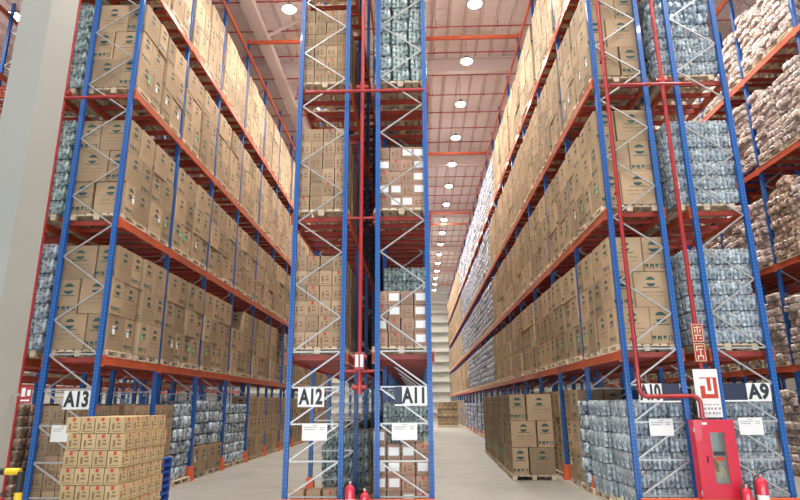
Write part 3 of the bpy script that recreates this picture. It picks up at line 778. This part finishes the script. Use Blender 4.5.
for (x, z, who, w_) in ((-7.14, 1.55, 'A13', .42), (-2.05, 1.55, 'A12', .5), (-.27, 1.55, 'A11', .5), (4.74, 1.6, 'A10', .46), (6.46, 1.61, 'A9', .46)):
    m_ = MB().box(-w_/2, w_/2, -.002, .002, -.16, .16, 'paper')
    for j, (a, b, zz) in enumerate([(-.05, .05, .13), (-.42*w_, .1*w_, .09), (.2*w_, .4*w_, .09), (-.42*w_, .0, .05), (.2*w_, .38*w_, .05)]):
        m_.box(a, b, -.0035, -.002, zz-.006, zz+.006, 'greyink')
    tag(put('notice_sheet', m_, None, (x, 11.9845, z)), 'white paper notice tied to the braces below the %s sign' % who, 'notice', 'white notices below the rack signs')

# ---------------------------------------------------------------- pipes, cabinet, extinguishers
def arc(c, r, a0, a1, plane, n=6):
    out = []
    for i in range(n+1):
        a = math.radians(a0 + (a1-a0)*i/n)
        if plane == 'xz': out.append((c[0]+r*math.cos(a), c[1], c[2]+r*math.sin(a)))
    return out
def pipe_thing(label, x, y, ztop, zbot, r=.055, cross=None):
    t = thing('sprinkler_riser', label, 'pipe', (x, y, 0), 'red sprinkler risers in the rack gaps')
    put('riser_pipe', MB().tube([(0,0,zbot), (0,0,ztop)], r, 'pipe', 14), t)
    for z in ((cross or [])):
        put('pipe_coupling', MB().tube([(0,0,z-.12), (0,0,z+.12)], r*1.45, 'pipe', 14).tube([(-.14,0,z), (.14,0,z)], r*1.2, 'pipe', 12), t)
    return t
r1 = pipe_thing('red sprinkler pipe in the gap between racks A12 and A11', -1.17, 11.99, 17.3, 2.35, .042, [9.15, 3.0, 2.4])
put('branch_pipe', MB().tube([(-1.28, -.22, 8.93), (1.42, -.22, 8.93)], .035, 'pipe', 10), r1)
put('branch_pipe', MB().tube([(-.30, 0, 2.72), (.30, 0, 2.72)], .03, 'pipe', 10), r1)
put('branch_pipe', MB().tube([(-.30, 0, 5.98), (.30, 0, 5.98)], .03, 'pipe', 10), r1)
put('hanging_plate', MB().box(-.1, .1, -.09, -.085, 2.75, 3.1, 'pipe').box(-.08, -.02, -.094, -.09, 2.8, 3.05, 'paper').box(.02, .08, -.094, -.09, 2.8, 3.05, 'paper'), r1)
r2 = pipe_thing('red sprinkler pipe in the gap between racks A10 and A9', 5.66, 11.99, 17.3, 2.45, .045, [9.15, 2.52])
put('branch_pipe', MB().tube([(-1.25, -.24, 8.93), (.55, -.24, 8.93)], .035, 'pipe', 10), r2)
r3 = pipe_thing('red sprinkler pipe beside the white column, left of rack A13', -8.16, 11.99, 17.3, .3, .045, [9.15])
put('branch_pipe', MB().tube([(0, -.2, 8.93), (1.4, -.2, 8.93)], .035, 'pipe', 10), r3)
# pipe feeding the hose cabinet
cx0, cx1, py = 4.30, 5.43, 11.72
t = thing('hydrant_pipe', 'red pipe running down rack A10 and bending across to the hose cabinet', 'pipe', (cx0, py, 0))
pts = [(0,0,17.3), (0,0,2.32)] + arc((.14, 0, 2.32), .14, 180, 270, 'xz') + [(cx1-cx0-.14, 0, 2.18)] + arc((cx1-cx0-.14, 0, 2.04), .14, 90, 0, 'xz') + [(cx1-cx0, 0, 1.76)]
put('bent_pipe', MB().tube(pts, .043, 'pipe', 14), t)
for z in (3.3, 6.4, 9.6, 12.6): put('pipe_clamp', MB().tube([(0,0,z-.03), (0,0,z+.03)], .055, 'pipe', 12).box(-.02, .02, 0, .2, z-.02, z+.02, 'pipe'), t)
# cabinet
CX, CY, CZ = 5.53, 11.52, .37; cw, cd, ch = .37, .22, 1.375
t = thing('hose_cabinet', 'tall red fire hose cabinet with a glass window in front of rack A9', 'fire hose cabinet', (CX, CY, CZ))
put('cabinet_body', MB().box(-cw, cw, cd-.012, cd, 0, ch, 'cabinet').box(-cw, -cw+.012, .02, cd-.012, 0, ch, 'cabinet').box(cw-.012, cw, .02, cd-.012, 0, ch, 'cabinet').box(-cw+.012, cw-.012, .02, cd-.012, 0, .012, 'cabinet').box(-cw+.012, cw-.012, .02, cd-.012, ch-.012, ch, 'cabinet')
    .box(-.30, .30, cd-.02, cd-.0125, .04, 1.34, 'paper'), t)
wx0, wx1, wz0, wz1 = -.10, .16, .25, 1.15
dm = MB().box(-cw, wx0, 0, .018, 0, ch, 'cabinet').box(wx1, cw, 0, .018, 0, ch, 'cabinet').box(wx0, wx1, 0, .018, 0, wz0, 'cabinet').box(wx0, wx1, 0, .018, wz1, ch, 'cabinet')
dm.box(wx0-.012, wx0, -.006, 0, wz0-.012, wz1+.012, 'cabinet').box(wx1, wx1+.012, -.006, 0, wz0-.012, wz1+.012, 'cabinet').box(wx0, wx1, -.006, 0, wz0-.012, wz0, 'cabinet').box(wx0, wx1, -.006, 0, wz1, wz1+.012, 'cabinet')
door = put('cabinet_door', dm, t)
put('door_pane', MB().box(wx0, wx1, .006, .010, wz0, wz1, 'pane'), door)['label'] = 'clear glass pane'
put('handle', MB().box(-.205, -.19, -.02, 0, .62, .74, 'black'), door)
put('name_tag', MB().box(-.22, -.13, -.003, 0, 1.29, 1.33, 'paper'), door)
for z in (.1, 1.2): put('hinge', MB().tube([(-cw-.008, 0, z-.04), (-cw-.008, 0, z+.04)], .012, 'galv', 8), door)
put('lettering', MB().box(-.07, .13, -.0, .002, 0, .07, 'ink').box(-.05, .1, -.0, .002, -.09, -.02, 'redprint'), door, (0, .003, .74))
hm = MB()
for i in range(5): hm.tube([( .02+.05*math.cos(a)*(.4+.25*i)+.0, .11, .5 + (.06+.028*i)*math.sin(a)) for a in [2*PI*q/20 for q in range(21)]], .014, 'hose', 6)
hm.tube([(-.05,.09,.70), (.02,.08,.62), (.10,.08,.5), (.13,.09,.36)], .02, 'hose', 8)
put('hose_reel', hm, t)
put('hose_nozzle', MB().tube([(-.06,.07,.68), (-.02,.07,.58), (.0,.07,.45)], [.02,.03,.022], 'hosered', 10), t)
# hydrant notice panel + placard
t = thing('hydrant_notice', 'tall white notice board with a red emblem, above the hose cabinet', 'sign', (5.69, 11.93, 1.78))
put('board', MB().box(-.235, .235, -.006, .006, 0, .92, 'paper'), t)
hb = MB()
hb.box(-.13, .20, -.010, -.006, .36, .44, 'redprint').box(.13, .20, -.010, -.006, .44, .76, 'redprint').box(-.13, .13, -.010, -.006, .74, .76, 'redprint').box(-.13, -.04, -.010, -.006, .44, .60, 'redprint').box(.01, .08, -.010, -.006, .50, .74, 'redprint')
put('emblem', hb, t)
g = MB(); rr = random.Random(4)
for j in range(3):
    x = -.18
    while x < .17:
        w_ = rr.uniform(.02, .05); g.box(x, x+w_, -.009, -.006, .06+.085*j, .07+.085*j + (.03 if j < 2 else .012), 'greyink'); x += w_ + rr.uniform(.015, .04)
put('small_print', g, t)
for j, (z, lab) in enumerate(((3.42, 'upper'), (3.03, 'lower'))):
    t = thing('fire_placard', '%s of two red placards with white characters on the red pipe' % lab, 'sign', (5.65, 11.92, z), 'red placards on the pipe between A10 and A9')
    put('placard_plate', MB().box(-.12, .12, -.006, .004, -.185, .185, 'pipe'), t)
    c = MB()
    for (a, b, c0, d) in ((-.105,.105,.165,.175),(-.105,.105,-.175,-.165),(-.105,-.095,-.165,.165),(.095,.105,-.165,.165)): c.box(a, b, -.009, -.006, c0, d, 'hose')
    if j == 0: segs = [(-.07,.07,.10,.12),(-.01,.01,-.02,.14),(-.06,-.04,.0,.08),(.04,.06,.0,.08),(-.07,.07,-.06,-.04),(-.05,-.03,-.14,-.06),(.02,.07,-.12,-.10)]
    else: segs = [(-.07,.07,.11,.13),(-.07,-.05,.02,.11),(-.03,.06,.05,.07),(.0,.02,-.06,.05),(-.06,.06,-.08,-.06),(-.06,-.04,-.14,-.08),(.04,.06,-.14,-.08)]
    for (a, b, c0, d) in segs: c.box(a, b, -.009, -.006, c0, d, 'hose')
    put('characters', c, t)
# end guard rails
def end_guard(xa, xb, label):
    m_ = MB().box(xa, xb, 11.62, 11.72, .10, .355, 'ored')
    for x in (xa+.05, (xa+xb)/2, xb-.05): m_.box(x-.05, x+.05, 11.63, 11.71, 0, .1, 'ored').box(x-.09, x+.09, 11.58, 11.76, 0, .012, 'ored')
    tag(put('end_guard_rail', m_), label, 'guard rail', 'orange guard rails at the rack ends')
end_guard(4.1, 7.2, 'orange floor guard rail under the hose cabinet, in front of racks A10 and A9')
end_guard(-2.65, .32, 'orange floor guard rail in front of racks A12 and A11')
def extinguisher(x, y, h, r, label):
    t = thing('fire_extinguisher', label, 'fire extinguisher', (x, y, 0), 'red fire extinguishers')
    hb_ = h*.80
    put('cylinder_body', MB().lathe([(0,.0),(r*.95,0),(r,.02),(r,hb_-r*.9),(r*.85,hb_-r*.4),(r*.5,hb_-r*.08),(r*.28,hb_),(r*.28,hb_+.03),(0,hb_+.03)], 'extred', seg=20), t)
    put('label_band', MB().lathe([(r+.001,hb_*.32),(r+.001,hb_*.62)], 'paper', seg=20), t)
    put('valve_head', MB().box(-.022, .022, -.02, .02, hb_+.03, hb_+.065, 'galv').bar((-.02,0,hb_+.07), (.10,0,hb_+.115), .018, .02, 'black').bar((-.02,0,hb_+.055), (.095,0,hb_+.06), .016, .02, 'black'), t)
    put('hose', MB().tube([(-.02,0,hb_+.05), (-.09,-.0,hb_+.03), (-r-.03,0,hb_-.08), (-r-.02,0,hb_*.45)], .012, 'black', 8), t)
extinguisher(5.86, 11.35, .72, .085, 'short red fire extinguisher right beside the hose cabinet')
extinguisher(6.14, 11.35, .93, .10, 'taller red fire extinguisher, second to the right of the hose cabinet')
extinguisher(-1.27, 11.45, .80, .085, 'taller red fire extinguisher in the gap between racks A12 and A11')
extinguisher(-1.00, 11.45, .64, .08, 'shorter red fire extinguisher in front of rack A11')

# ---------------------------------------------------------------- white column and its guard
m_ = MB()
m_.box(-6.80, -6.27, 8.50, 9.20, 0, 18.04, 'column')
struct('trim_%d' % (k+1), m_, 'white painted building column'); k += 1
t = thing('column_guard', 'yellow and black pipe barrier around the foot of the white column', 'barrier', (-5.98, 7.9, 0))
xs = [-7.4, -5.05]
def striped(p, q, parent, name, first='yellow'):
    p, q = Vector(p), Vector(q); L_ = (q-p).length; n = max(1, int(L_/.17)); m_ = MB(); c = first
    for i in range(n):
        a = p + (q-p)*i/n; b = p + (q-p)*(i+1)/n; m_.tube([a, b], .042, c, 12); c = 'black' if c == 'yellow' else 'yellow'
    put(name, m_, parent)
striped((.86, -.1, 1.27), (-1.5, -.1, 1.27), t, 'rail')
put('barrier_post', MB().tube([(.88,-.1,0), (.88,-.1,1.02)], .045, 'yellow', 14).tube([(.88,-.1,1.02), (.88,-.1,1.27)], .045, 'black', 14), t)
put('barrier_post', MB().tube([(-1.5,-.1,0), (-1.5,-.1,1.27)], .06, 'yellow', 14), t)
striped((.86, -.1, .7), (-1.5, -.1, .7), t, 'rail')
t = thing('fire_sign', 'small red fire sign with white pictogram projecting from the white column', 'sign', (-6.05, 9.08, 2.255))
put('sign_plate', MB().box(-.095, .095, -.004, .004, -.13, .13, 'pipe').box(-.219, -.095, -.003, .003, -.02, .02, 'galv'), t)
put('pictogram', MB().box(-.07, -.01, -.007, -.004, -.03, .10, 'paper').box(.02, .07, -.007, -.004, -.02, .07, 'paper').box(-.07, .07, -.007, -.004, -.10, -.075, 'paper'), t)
extinguisher(-5.55, 8.1, 1.1, .13, 'large red fire extinguisher at the foot of the white column')

# ---------------------------------------------------------------- sprinkler lines under the roof
for j in range(28):
    y = 19.5 + 1.865*j
    if abs((y - 13.3) % 11) < .2 : y += .25
    t = thing('sprinkler_line', 'thin red sprinkler pipe under the roof, %s from the near end' % nth(j+1), 'pipe', (0, y, 17.45), 'thin red sprinkler pipes under the roof')
    put('line_pipe', MB().tube([(-14, 0, 0), (14, 0, 0)], .028, 'pipe', 8), t)
    if j < 16:
        for x in (-5.3, -3.7, 1.0, 3.6, 9.2):
            put('sprinkler_head', MB().tube([(x, 0, .02), (x, 0, .28)], .016, 'pipe', 6).lathe([(.05, .0), (.02, -.05), (0, -.05)], 'pipe', (x, 0, -.02), 8), t)
